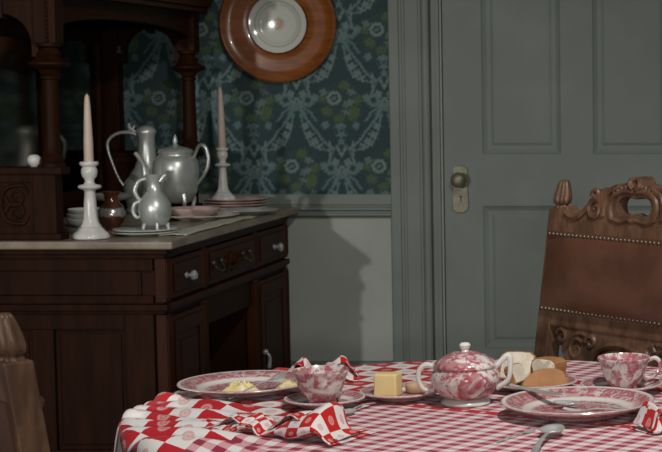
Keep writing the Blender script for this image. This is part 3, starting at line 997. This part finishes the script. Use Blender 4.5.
def make_chair(loc, rz, label, s=1.0):
    root = empty('dining_chair', loc, rz)

    def sh(b_):                            # shear: the back leans
        b_.v = [(x, y + back_y(z), z) for x, y, z in b_.v]
        return b_
    for s_ in (-1, 1):
        # rear stile, from floor through the back (splayed below the seat)
        st = B()
        zz = [0, .2, .42, .60, .80, 1.02, 1.058]
        yy = [back_y(.42) - .13, back_y(.42) - .05, back_y(.42), back_y(.60), back_y(.80), back_y(1.02), back_y(1.058)]
        vv = []
        for z, y in zip(zz, yy):
            hw = .021
            vv += [(s_ * .257 - hw, y - .02, z), (s_ * .257 + hw, y - .02, z), (s_ * .257 + hw, y + .02, z), (s_ * .257 - hw, y + .02, z)]
        ff = [(k * 4 + i, k * 4 + (i + 1) % 4, k * 4 + 4 + (i + 1) % 4, k * 4 + 4 + i) for k in range(6) for i in range(4)] + [(3, 2, 1, 0), (24, 25, 26, 27)]
        st.add(vv, ff)
        stile = st.build('stile', 'chairwood', root, bevel=.003)
        fn = B().lathe([(.013, 1.055), (.014, 1.060), (.011, 1.064), (.016, 1.068), (.0180, 1.076), (.0170, 1.088), (.0140, 1.102), (.0110, 1.114), (.008, 1.120), (.001, 1.121)], 48, lobes=8, amp=.22)
        fn.v = [(x + s_ * .257 * 1.0, y, z) for x, y, z in fn.v]
        sh(fn).build('finial', 'chairwood', stile, True, ang=1.2)
        # front leg, turned
        lg = B().lathe([(.020, 0), (.026, .010), (.024, .03), (.016, .05), (.020, .10), (.026, .20), (.028, .26), (.020, .28), (.027, .29), (.027, .41)], 18, (s_ * .235, .50, 0))
        lg.build('leg', 'chairwood', root, True)
        sr = B().box(s_ * .235 - .013, s_ * .235 + .013, .06, .50, .18, .205)
        sr.build('stretcher', 'chairwood', root, bevel=.004)
        ar = B().box(s_ * .24 - .016, s_ * .24 + .016, .11, .50, .37, .42)
        ar.build('seat_rail', 'chairwood', root, bevel=.003)
    B().box(-.24, .24, .486, .514, .37, .42).build('seat_rail', 'chairwood', root, bevel=.003)
    B().box(-.24, .24, .105, .13, .37, .42).build('seat_rail', 'chairwood', root, bevel=.003)
    B().box(-.235, .235, .27, .29, .18, .205).build('stretcher', 'chairwood', root, bevel=.004)
    B().box(-.252, .252, .135, .52, .42, .465).build('seat', 'leather', root, True, bevel=.018, seg=3, ang=1.5)
    # cross rails of the back
    for z0, z1, d in ((.993, 1.040, .017), (.795, .835, .018), (.47, .52, .016)):
        sh(B().box(-.237, .237, -d, d, z0, z1)).build('back_rail', 'chairwood', root, bevel=.004)
    # leather pad, slightly crowned toward the sitter
    pd = B()
    nx, nz = 14, 8
    W_, za, zb = .268, .828, 1.004
    for side in (1, -1):
        for j in range(nz + 1):
            for i in range(nx + 1):
                u_, v_ = -1 + 2 * i / nx, -1 + 2 * j / nz
                crown = (1 - u_ ** 4) * (1 - v_ ** 4)
                pd.v.append((u_ * W_, side * (.0235 + .020 * crown), za + (zb - za) * (v_ + 1) / 2))
    n1 = (nx + 1) * (nz + 1)
    for b0, flip in ((0, 0), (n1, 1)):
        for j in range(nz):
            for i in range(nx):
                a = b0 + j * (nx + 1) + i
                q = (a, a + 1, a + nx + 2, a + nx + 1)
                pd.f.append(q if flip else q[::-1])
    ring = [j * 0 + i for i in range(nx + 1)] + [(j + 1) * (nx + 1) + nx for j in range(nz)] + [nz * (nx + 1) + nx - 1 - i for i in range(nx)] + [(nz - 1 - j) * (nx + 1) for j in range(nz - 1)]
    for q in range(len(ring)):
        a, b_ = ring[q], ring[(q + 1) % len(ring)]
        pd.f.append((a, b_, b_ + n1, a + n1))
    pad = sh(pd).build('backrest', 'leather', root, True)
    # rows of dome nails along top and bottom of the leather
    for zr in (1.000, .833):
        gm = sh(B().box(-.266, .266, .018, .0265, zr - .007, zr + .007))
        gm.build('nail_strip', 'leather', pad)
        for i in range(40):
            xn = -.260 + .520 * i / 39
            if i == 0 and zr == 1.000 and make_chair.nail is None:
                make_chair.nail = B().lathe([(.0050, 0), (.0044, .0022), (.0026, .0036), (.0004, .0042)], 8).xf(Matrix.Rotation(-PI / 2, 4, 'X')).build('nail', 'nail', pad, True)
                nl = make_chair.nail
            else:
                nl = bpy.data.objects.new('nail', make_chair.nail.data)
                COL.objects.link(nl)
                nl.parent = pad
            nl.location = (xn, .0265 + back_y(zr), zr)
    # pierced carved crest
    half = [(.236, 1.030), (.232, 1.058), (.224, 1.060), (.216, 1.046), (.200, 1.034), (.180, 1.036), (.158, 1.048), (.146, 1.056), (.138, 1.066), (.134, 1.080), (.140, 1.090), (.138, 1.100), (.126, 1.102), (.116, 1.094), (.106, 1.100), (.092, 1.106), (.070, 1.114), (.046, 1.118), (.028, 1.120), (.016, 1.130), (.0, 1.134)]
    out = [(x, z) for x, z in half] + [(-x, z) for x, z in half[::-1][1:]] + [(-.236, 1.020), (.236, 1.020)]
    hole = smooth_pts([(-.056, 1.070), (-.050, 1.088), (-.024, 1.095), (0, 1.091), (.024, 1.095), (.050, 1.088), (.056, 1.070), (.046, 1.052), (.018, 1.050), (0, 1.054), (-.018, 1.050), (-.046, 1.052)], 3)
    v, f = shape2d([out, hole], .026, .003)
    cr = sh(B().add(v, f).xf(Matrix.Rotation(PI / 2, 4, 'X'))).build('crest', 'chairwood', root, True, ang=.5)
    cv = B()
    for s_ in (-1, 1):
        for side in (1, -1):
            yv = side * .017

            def mir(pts):
                return [(s_ * p[0], yv, p[2]) for p in pts]
            p = mir(spiral(.122, 1.060, .026, PI * .6, 1.3, 0, -1))
            cv.tube(p, [.008 - .0004 * i for i in range(len(p))], 6, 2)
            p = mir(spiral(.126, 1.094, .013, -.4, 1.1, 0, 1))
            cv.tube(p, [.006 - .0003 * i for i in range(len(p))], 6, 2)
            cv.tube(mir([(.225, 0, 1.050), (.200, 0, 1.040), (.176, 0, 1.044), (.150, 0, 1.062), (.140, 0, 1.080)]), [.006, .008, .008, .007, .004], 6)
            cv.tube(mir([(.068, 0, 1.044), (.074, 0, 1.068), (.066, 0, 1.092), (.036, 0, 1.105), (.004, 0, 1.104)]), [.006, .007, .007, .006, .005], 6)
            cv.tube(mir([(.096, 0, 1.048), (.094, 0, 1.074), (.082, 0, 1.098), (.050, 0, 1.114)]), [.006, .007, .006, .004], 6)
            cv.tube(mir([(.068, 0, 1.044), (.042, 0, 1.038), (.014, 0, 1.043), (0, 0, 1.040)]), [.006, .006, .005, .005], 6)
            cv.tube(mir([(.004, 0, 1.110), (.016, 0, 1.119), (.012, 0, 1.130), (.002, 0, 1.134)]), [.008, .009, .007, .004], 6)
            for q in range(5):
                cv.ball((s_ * (.02 + .012 * q), yv, 1.116 - .0035 * q), .005, 8, 1, .7, 1.3)
    sh(cv).build('crest_carving', 'chairwood', cr, True)
    # lower carved panel, scrolled ends, standing between rail and seat
    half = [(.0, .795), (.200, .795), (.212, .786), (.214, .768), (.204, .756), (.190, .758), (.188, .742), (.176, .728), (.172, .70), (.176, .66), (.19, .62), (.18, .58), (.15, .56), (.14, .515), (0, .515)]
    out = half + [(-x, z) for x, z in half[::-1][1:-1]]
    v, f = shape2d([out], .022, .003)
    lp_ = sh(B().add(v, f).xf(Matrix.Rotation(PI / 2, 4, 'X'))).build('carved_splat', 'chairwood', root, True, ang=.5)
    cv = B()
    for s_ in (-1, 1):
        for side in (1, -1):
            yv = side * .014

            def mir(pts):
                return [(s_ * p[0], yv, p[2]) for p in pts]
            for (cx, cz, r_, a0, hand) in ((.194, .774, .018, .4, 1), (.140, .750, .026, 2.4, -1), (.095, .770, .016, 0, 1), (.120, .690, .030, 1.2, 1), (.060, .650, .030, 2.0, -1), (.130, .610, .024, 0, -1)):
                p = mir(spiral(cx, cz, r_, a0, 1.35, 0, hand))
                cv.tube(p, [.0072 - .0004 * i for i in range(len(p))], 6, 2)
            cv.tube(mir([(.180, 0, .745), (.150, 0, .780), (.120, 0, .786), (.100, 0, .778)]), [.003, .007, .007, .003], 6)
            cv.tube(mir([(.088, 0, .724), (.070, 0, .752), (.040, 0, .768), (0, 0, .774)]), [.006, .008, .008, .008], 6)
            cv.tube(mir([(.072, 0, .722), (.054, 0, .742), (.028, 0, .752), (0, 0, .756)]), [.004, .006, .006, .006], 6)
            cv.tube(mir([(.08, 0, .70), (.10, 0, .66), (.09, 0, .60), (.05, 0, .57)]), [.004, .007, .007, .004], 6)
    sh(cv).build('splat_carving', 'chairwood', lp_, True)
    root.scale = (s, s, s)
    tag(root, label, 'chair', 'carved leather dining chairs')
    return root


make_chair.nail = None
make_chair((-.253, 3.790, 0), math.radians(136.3), 'carved walnut chair with brown leather back, across the table by the door')
make_chair((-1.080, 2.313, 0), math.radians(-45), 'carved walnut chair with fluted finials, drawn up by the dark sideboard end', .945)

# ------------------------------------------------------------------ table and cloth
TC = Vector((-.532, 3.158, 0))
TR, TZ = .590, .745
tb = empty('dining_table', TC)
B().lathe([(.001, .715), (TR - .03, .715), (TR - .012, .722), (TR - .010, .738), (TR - .014, .744), (.001, .744)], 72).build('tabletop', 'darkwood', tb, True, ang=.5)
B().lathe([(.09, .06), (.09, .10), (.05, .14), (.040, .20), (.046, .32), (.062, .42), (.050, .50), (.040, .60), (.06, .66), (.12, .70), (.12, .715)], 28).build('pedestal', 'darkwood', tb, True)
for a in (18, 108, 198, 288):
    a = math.radians(a)
    ca, sa = math.cos(a), math.sin(a)
    B().tube([(.06 * ca, .06 * sa, .11), (.14 * ca, .14 * sa, .12), (.24 * ca, .24 * sa, .06), (.31 * ca, .31 * sa, .022)], [.035, .032, .026, .022], 10).build('foot', 'darkwood', tb, True)
tag(tb, 'round pedestal dining table hidden under red checked cloth', 'table')

CZ = TZ + .0045                            # cloth surface that things stand on
PLATE_L = (-.966, 3.302, CZ + .003)
CA = math.radians(-26)                    # the cloth lies turned on the table
v, f, uv = [], [], []
NT = 300
rho = list(np.linspace(0, TR - .02, 74)) + list(np.linspace(TR - .02, TR + .235, 44))[1:]
er = .022


def cloth_pt(r, a):
    ca, sa = math.cos(a), math.sin(a)
    left = float(sstep(.15, .40, np.array(-(r * ca) + .12 * (-sa) - .05)))
    left = max(left, .0)
    if r <= TR - er:
        rr, z, t = r, 0.0, 0.0
    elif r <= TR - er + er * PI / 2:
        q = (r - (TR - er)) / er
        rr, z, t = TR - er + er * math.sin(q), -er * (1 - math.cos(q)), 0.0
    else:
        d = r - (TR - er + er * PI / 2)
        t = d / .235
        rr, z = TR, -er - d
    fold = math.sin(a * 13 + .8) + .5 * math.sin(a * 23 + 2.0)
    leftside = max(0.0, math.cos(a - math.radians(200))) ** 2
    if t > 0:
        amp = .008 + .014 * leftside
        rr += t ** .8 * (.004 + .006 * leftside) + amp * t ** .7 * fold
    x, y = rr * ca, rr * sa
    # soft wrinkles, stronger toward the left end
    ph = noise.noise(Vector((x * 3.1, y * 3.1, 1.7)))
    wv = math.sin((y * 1.0 + .22 * x + .05 * ph) * 2 * PI / .070 + 3.5 * ph)
    wv2 = noise.noise(Vector((x * 6, y * 17, 4.0)))
    k_ = left * (1 - min(t * 2, 1))
    edge = float(sstep(.30, .50, np.array(r)))
    pdist = math.hypot(x + TC.x - PLATE_L[0], y + TC.y - PLATE_L[1])
    edge *= float(sstep(.085, .15, np.array(pdist)))
    zz = TZ + .0022 + z + k_ * ((.0022 + .0125 * edge) * (wv + 1) * .5 + (.0020 + .010 * edge) * wv2) + .0006 * noise.noise(Vector((x * 9, y * 9, 0)))
    if t > 0:
        rr2 = .012 * noise.noise(Vector((x * 8, y * 8, zz * 9)))
        x += ca * rr2 * t
        y += sa * rr2 * t
    return x, y, max(zz, TZ + z + .0008)


for i, r in enumerate(rho):
    for k in range(NT):
        a = 2 * PI * k / NT
        v.append(cloth_pt(r, a))
        b_ = a - CA
        uv.append((r * math.cos(b_), r * math.sin(b_)))
        if i == 0:
            break
f = [(0, 1 + k, 1 + (k + 1) % NT) for k in range(NT)]
for i in range(1, len(rho) - 1):
    o0, o1 = 1 + (i - 1) * NT, 1 + i * NT
    for k in range(NT):
        k2 = (k + 1) % NT
        f.append((o0 + k, o1 + k, o1 + k2, o0 + k2))
cl = mesh_obj('tablecloth', v, f, 'cloth', None, True, uv)
cl.location = TC
sd = cl.modifiers.new('thick', 'SOLIDIFY')
sd.thickness = .0012
sd.offset = 1
tag(cl, 'red and white checked tablecloth draped over the round table', 'tablecloth')
CZ = TZ + .0045                            # cloth surface that things stand on

# ------------------------------------------------------------------ tableware
WARE = 'red transferware on the table'
dish('dinner_plate', PLATE_L, .126, .020, 'tplate', 'red transferware dinner plate with scrambled egg on it', 'plate', WARE)


def lump(name, loc, rx, ry, h, mat, label, cat, seed):
    b_ = B()
    nr, ns = 9, 26
    vv = [(0, 0, h)]
    for i in range(1, nr + 1):
        for k in range(ns):
            a = 2 * PI * k / ns
            q = i / nr
            n_ = noise.noise(Vector((math.cos(a) * q * 2.6 + seed, math.sin(a) * q * 2.6, seed)))
            n2 = noise.noise(Vector((math.cos(a) * q * 7 + seed, math.sin(a) * q * 7, seed * 2)))
            rr = q * (1 + .22 * n_)
            vv.append((rx * rr * math.cos(a), ry * rr * math.sin(a), max(0, h * (1 - q ** 2.2) * (1 + .7 * n_ + .7 * n2))))
    ff = [(0, 1 + k, 1 + (k + 1) % ns) for k in range(ns)]
    for i in range(nr - 1):
        for k in range(ns):
            a0, a1 = 1 + i * ns, 1 + (i + 1) * ns
            ff.append((a0 + k, a1 + k, a1 + (k + 1) % ns, a0 + (k + 1) % ns))
    ff.append(tuple(1 + (nr - 1) * ns + k for k in range(ns))[::-1])
    b_.add(vv, ff)
    o = b_.build(name, mat, None, True, ang=2)
    o.location = loc
    tag(o, label, cat)
    return o


lump('scrambled_egg', (-.969, 3.275, CZ + .0095), .034, .030, .016, 'egg', 'larger heap of yellow scrambled egg on the dinner plate', 'egg', 3.1)
lump('scrambled_egg', (-.883, 3.285, CZ + .0155), .020, .026, .009, 'egg', 'small scrap of scrambled egg near the rim of the dinner plate', 'egg', 7.7)


def teacup(loc, rz, label, s=1.0):
    root = empty('teacup', loc, rz)
    b_ = B().lathe([(.026, 0), (.027, .003), (.025, .006), (.033, .014), (.040, .028), (.044, .042), (.0485, .056), (.0510, .060), (.0505, .0615), (.047, .056), (.0415, .042), (.037, .028), (.029, .014), (.020, .009), (.001, .009)], 40)
    b_.v = [(x * s, y * s, z * s) for x, y, z in b_.v]
    b_.build('cup_body', 'tcup', root, True, ang=1.0)
    h = B().tube([(.044, 0, .052), (.060, 0, .058), (.070, 0, .048), (.066, 0, .032), (.054, 0, .020), (.040, 0, .022)], [.0032, .0042, .004, .0036, .0034, .003], 8)
    h.build('handle', 'tcup', root, True)
    tag(root, label, 'teacup', WARE)
    return root


dish('saucer', (-.782, 3.162, CZ + .001), .073, .016, 'tplate', 'red transferware saucer beside the butter plate', 'saucer', WARE)
teacup((-.790, 3.170, CZ + .001 + .0057), math.radians(112), 'red transferware teacup beside the butter plate')
dish('saucer', (-.251, 3.322, CZ), .080, .016, 'tplate', 'red transferware saucer in front of the carved leather chair', 'saucer', WARE)
teacup((-.247, 3.326, CZ + .0057), math.radians(8), 'red transferware teacup in front of the carved leather chair')
dish('butter_plate', (-.660, 3.250, CZ), .077, .015, 'tplate', 'red transferware plate holding a block of butter', 'plate', WARE)
# butter: soft-edged block with a cut end
bt = B().box(-.022, .022, -.018, .018, 0, .043)
o = bt.build('butter', 'butter', None, True, bevel=.0035, seg=3, ang=1.5)
o.location = (-.683, 3.244, CZ + .0062)
o.rotation_euler = (0, 0, math.radians(-8))
tag(o, 'tall yellow block of butter on a transferware plate', 'butter')
bs = B().lathe([(.016, 0), (.020, .004), (.021, .011), (.019, .017), (.012, .020), (.001, .0205)], 24)
o = bs.build('biscuit', 'biscuit', None, True, ang=2)
o.location = (-.636, 3.275, CZ + .0068)
o.scale = (1.0, .8, 1.0)
tag(o, 'small tan biscuit beside the block of butter', 'biscuit')

# sugar bowl
sg = empty('sugar_bowl', (-.530, 3.197, CZ))
sg.scale = (.92, .92, .97)
B().lathe([(.047, 0), (.050, .003), (.049, .006), (.043, .011), (.038, .013)], 40).build('foot', 'china', sg, True)
B().lathe([(.039, .0125), (.052, .020), (.064, .034), (.069, .048), (.068, .058), (.062, .066), (.060, .070), (.063, .073), (.060, .074), (.056, .068), (.062, .056), (.062, .046), (.05, .024), (.001, .016)], 48).build('body', 'tcup', sg, True, ang=1.0)
ld = B().lathe([(.063, .073), (.0635, .076), (.058, .082), (.044, .091), (.026, .098), (.010, .101), (.008, .101)], 40).build('lid', 'tcup', sg, True, ang=1.0)
B().lathe([(.009, .100), (.007, .103), (.010, .108), (.0115, .113), (.008, .117), (.001, .118)], 20).build('knob', 'china', ld, True)
B().tube([(-.060, -.002, .070), (-.078, -.006, .075), (-.091, -.008, .064), (-.092, -.008, .044), (-.082, -.006, .028), (-.064, 0, .026)], [.0055, .006, .0055, .005, .0045, .005], 8).build('handle', 'china', sg, True)
B().tube([(.058, 0, .068), (.074, 0, .084), (.085, 0, .092), (.090, 0, .086), (.090, 0, .064), (.084, 0, .044), (.062, 0, .030)], [.0055, .0055, .006, .006, .005, .005, .005], 8).build('handle', 'china', sg, True)
tag(sg, 'lidded red transferware sugar bowl with two white handles', 'sugar bowl', WARE)

# bread plate with slices
dish('bread_plate', (-.424, 3.350, CZ), .086, .016, 'tplate', 'red transferware plate heaped with bread slices', 'plate', WARE)


def slice_(loc, rot, wd, ht, th, label):
    root = empty('bread_slice', loc)
    root.rotation_euler = rot
    out = [(-wd * .46, 0), (wd * .46, 0), (wd * .47, ht * .55), (wd * .52, ht * .66), (wd * .50, ht * .86), (wd * .36, ht * .98), (0, ht), (-wd * .36, ht * .98), (-wd * .50, ht * .86), (-wd * .52, ht * .66), (-wd * .47, ht * .55)]
    v, f = shape2d([out], th, .002)
    B().add(v, f).build('crust', 'crust', root, True, ang=.6)
    inn = [(x * .93, ht * .035 + z * .93) for x, z in out]
    v, f = shape2d([inn], th + .0030, .0015)
    B().add(v, f).build('crumb', 'crumb', root, True, ang=.6)
    tag(root, label, 'bread', 'slices of white bread')


zb = CZ + .010
slice_((-.462, 3.375, zb + .0035), (math.radians(58), 0, math.radians(-10)), .066, .056, .014, 'slice of white bread leaning at the back of the bread plate beside the sugar bowl')
slice_((-.396, 3.368, zb + .001), (math.radians(88), 0, math.radians(-30)), .054, .046, .034, 'thick half slice of white bread standing up on the bread plate')
o = B()
prof = [(-.036, 0), (.036, 0), (.038, .014), (.032, .026), (.012, .031), (-.018, .026), (-.036, .012)]
v, f = shape2d([smooth_pts(prof, 3)], .020, .003)
hl = empty('bread_heel', (-.398, 3.312, zb + .001))
hl.rotation_euler = (0, 0, math.radians(16))
B().add(v, f).xf(Matrix.Rotation(math.radians(72), 4, 'X')).build('crust', 'crust', hl, True, ang=1.0)
v, f = shape2d([[(x * .86, .003 + z * .86) for x, z in prof]], .004, .001)
B().add(v, f).xf(Matrix.Rotation(math.radians(72), 4, 'X') @ Matrix.Translation((0, 0, -.0105))).build('crumb', 'crumb', hl, True)
tag(hl, 'brown-crusted bread heel lying at the front of the bread plate', 'bread')
slice_((-.452, 3.335, zb + .006), (math.radians(70), 0, math.radians(70)), .046, .034, .012, 'small piece of white bread between the heel and the sugar bowl')

# large dish in front
dish('serving_dish', (-.312, 3.090, CZ), .137, .026, 'tplate', 'wide red transferware dish with cutlery laid in it', 'dish', WARE, rim=.24)


def bar(b_, p0, p1, w0, w1, th):
    p0, p1 = Vector(p0), Vector(p1)
    d = (p1 - p0).normalized()
    s_ = d.cross(Vector((0, 0, 1))).normalized()
    n_ = s_.cross(d).normalized()
    vv = []
    for p, w_ in ((p0, w0), (p1, w1)):
        for a, c_ in ((-1, -1), (1, -1), (1, 1), (-1, 1)):
            vv.append(p + s_ * a * w_ + n_ * c_ * th)
    b_.add(vv, [(0, 1, 2, 3), (4, 7, 6, 5), (0, 4, 5, 1), (1, 5, 6, 2), (2, 6, 7, 3), (3, 7, 4, 0)])


def spoon(loc, rz, label, tilt=0.0, s=1.0):
    root = empty('spoon', loc, rz)
    root.rotation_euler = (0, tilt, rz)
    root.scale = (s, s, s)
    b_ = B()
    nr, ns = 7, 24
    vv = [(0, 0, 0.0012)]
    for i in range(1, nr + 1):
        for k in range(ns):
            a = 2 * PI * k / ns
            q = i / nr
            w_ = .0165 * (1 - .15 * math.cos(a))
            vv.append((.026 * q * math.cos(a), w_ * q * math.sin(a), .0012 + .0085 * q * q))
    ff = [(0, 1 + k, 1 + (k + 1) % ns) for k in range(ns)]
    for i in range(nr - 1):
        for k in range(ns):
            a0, a1 = 1 + i * ns, 1 + (i + 1) * ns
            ff.append((a0 + k, a1 + k, a1 + (k + 1) % ns, a0 + (k + 1) % ns))
    b_.add(vv, ff)
    bw = b_.build('spoon_bowl', 'silver', root, True)
    sd_ = bw.modifiers.new('t', 'SOLIDIFY')
    sd_.thickness = .0012
    h = B().tube([(-.024, 0, .0085), (-.040, 0, .0105), (-.080, 0, .010), (-.115, 0, .0055), (-.132, 0, .0035)], [.0034, .0026, .003, .0048, .0052], 10, 4, .45)
    h.build('handle', 'silver', root, True)
    tag(root, label, 'spoon', 'silver spoons on the cloth')


def fork(loc, rz, label, tilt=0.0, s=1.0):
    root = empty('fork', loc)
    root.rotation_euler = (0, tilt, rz)
    root.scale = (s, s, s)
    h = B().tube([(0, 0, .006), (-.03, 0, .008), (-.075, 0, .006), (-.115, 0, .004), (-.128, 0, .0035)], [.0034, .0026, .003, .0048, .005], 10, 4, .45)
    h.build('handle', 'silver', root, True)
    hd = B().tube([(-.002, 0, .006), (.008, 0, .0045), (.020, 0, .004)], [.004, .009, .0115], 10, 4, .12)
    hd.build('fork_head', 'silver', root, True)
    for q in (-.0084, -.0028, .0028, .0084):
        B().tube([(.018, q, .004), (.035, q, .0045), (.056, q, .0085)], [.0017, .0016, .0009], 6).build('tine', 'silver', root, True)
    tag(root, label, 'fork')


def knife(loc, rz, label, tilt=0.0, s=1.0):
    root = empty('knife', loc)
    root.rotation_euler = (0, tilt, rz)
    root.scale = (s, s, s)
    B().tube([(-.004, 0, .0045), (-.035, 0, .0048), (-.080, 0, .0048), (-.086, 0, .0045)], [.0042, .0055, .0062, .003], 10, 4, .7).build('handle', 'silver', root, True)
    v, f = shape2d([[(-.006, -.006), (.085, -.008), (.100, -.006), (.112, .002), (.108, .0065), (.09, .008), (-.006, .006)]], .0016, .0003)
    B().add(v, f).xf(Matrix.Translation((0, 0, .0045))).build('blade', 'silver', root)
    tag(root, label, 'knife')


spoon((-.336, 2.902, CZ), math.radians(86), 'silver spoon lying face up on cloth before the wide dish', 0, 1.3)
fork((-.386, 2.915, CZ - .001), math.radians(64), 'silver fork on the cloth beside the spoon', 0, .62)
spoon((-.722, 3.085, CZ), math.radians(-104), 'silver spoon half hidden beside the crumpled napkin', 0, .8)
fork((-.916, 3.279, CZ + .0245), math.radians(62), 'silver fork resting over the rim of the egg plate', -.16, .80)
knife((-.430, 3.190, CZ + .0275), math.radians(-38), 'silver knife propped on the rim of the wide dish', .04)
fork((-.290, 3.055, CZ + .011), math.radians(176), 'silver fork lying in the wide transferware dish', 0, .8)
spoon((-.335, 3.105, CZ + .010), math.radians(160), 'silver spoon lying in the wide transferware dish', 0, .95)


# crumpled napkins: a sheet folded over itself, with ripples
def napkin(loc, rz, L_, W_, H_, folds, seed, label, taper=.0, lift=None, mat='napkin', rip=1.0):
    ns, nt = 70, 60
    v, f, uv = [], [], []
    tot = W_ * folds
    for i in range(ns + 1):
        s_ = i / ns
        tp = 1 - taper * (1 - s_)
        endf = min(1, s_ * 7) * min(1, (1 - s_) * 7)
        for j in range(nt + 1):
            t = j / nt
            ph = t * folds * PI
            n1 = noise.noise(Vector((s_ * 4.0 + seed, t * 3.0, seed)))
            n2 = noise.noise(Vector((s_ * 9 + seed, t * 7, seed + 5)))
            n3 = noise.noise(Vector((s_ * 2.2 + seed, t * .8, seed + 9)))
            n1 = noise.noise(Vector((s_ * 3.0 + seed, t * 1.6, seed)))
            n2 = noise.noise(Vector((s_ * 8 + seed, t * 5, seed + 5)))
            layer = t * folds
            up = float(sstep(.35, 1.3, np.array(layer)))          # first layer lies on the table
            yc_ = .5 * W_ * tp * math.cos(ph) * (1 - .10 * layer) * (1 + .18 * n1)
            z_ = up * (H_ * (.25 + .55 * t) * (.40 + .60 * endf) + H_ * .30 * math.sin(ph) ** 2 * endf)
            z_ += up * rip * H_ * (.55 * n1 + .42 * n2) * (.3 + .7 * endf)
            z_ += up * H_ * .28 * math.sin(s_ * 13 + 2.2 * t + seed) * endf
            if lift:
                z_ += lift(s_, t)
            x_ = (s_ - .5) * L_ + .10 * W_ * n1 + .12 * L_ * n3
            v.append((x_, yc_ + .012 * n2 * rip, z_ * tp))
            uv.append((s_ * L_ * 1.25 + seed, t * tot * 1.05))
    zmin = 0
    v = [(a, b_, max(c_, .0012 + .0006 * (k % (nt + 1)) / nt)) for k, (a, b_, c_) in enumerate(v)]
    for i in range(ns):
        for j in range(nt):
            a = i * (nt + 1) + j
            f.append((a, a + 1, a + nt + 2, a + nt + 1))
    o = mesh_obj('napkin', v, f, mat, None, True, uv)
    o.location = loc
    o.rotation_euler = (0, 0, rz)
    md = o.modifiers.new('t', 'SOLIDIFY')
    md.thickness = .001
    tag(o, label, 'napkin', 'checked cloth napkins')
    return o


napkin((-.800, 2.915, CZ), math.radians(-20), .290, .130, .040, 3, 2.3, 'crumpled red checked napkin in front of the cup by the butter', .45)
napkin((-.868, 3.460, CZ), math.radians(14), .150, .085, .034, 3, 8.1, 'folded red checked napkin behind the cup by the butter', .2)
napkin((-.130, 2.975, CZ), math.radians(35), .150, .095, .034, 3, 5.2, 'red checked napkin crumpled beside the wide dish', .1)
napkin((-.135, 3.360, CZ), math.radians(70), .090, .060, .022, 3, 11.4, 'dark red folded napkin beside a saucer', .1, mat='wax_red')
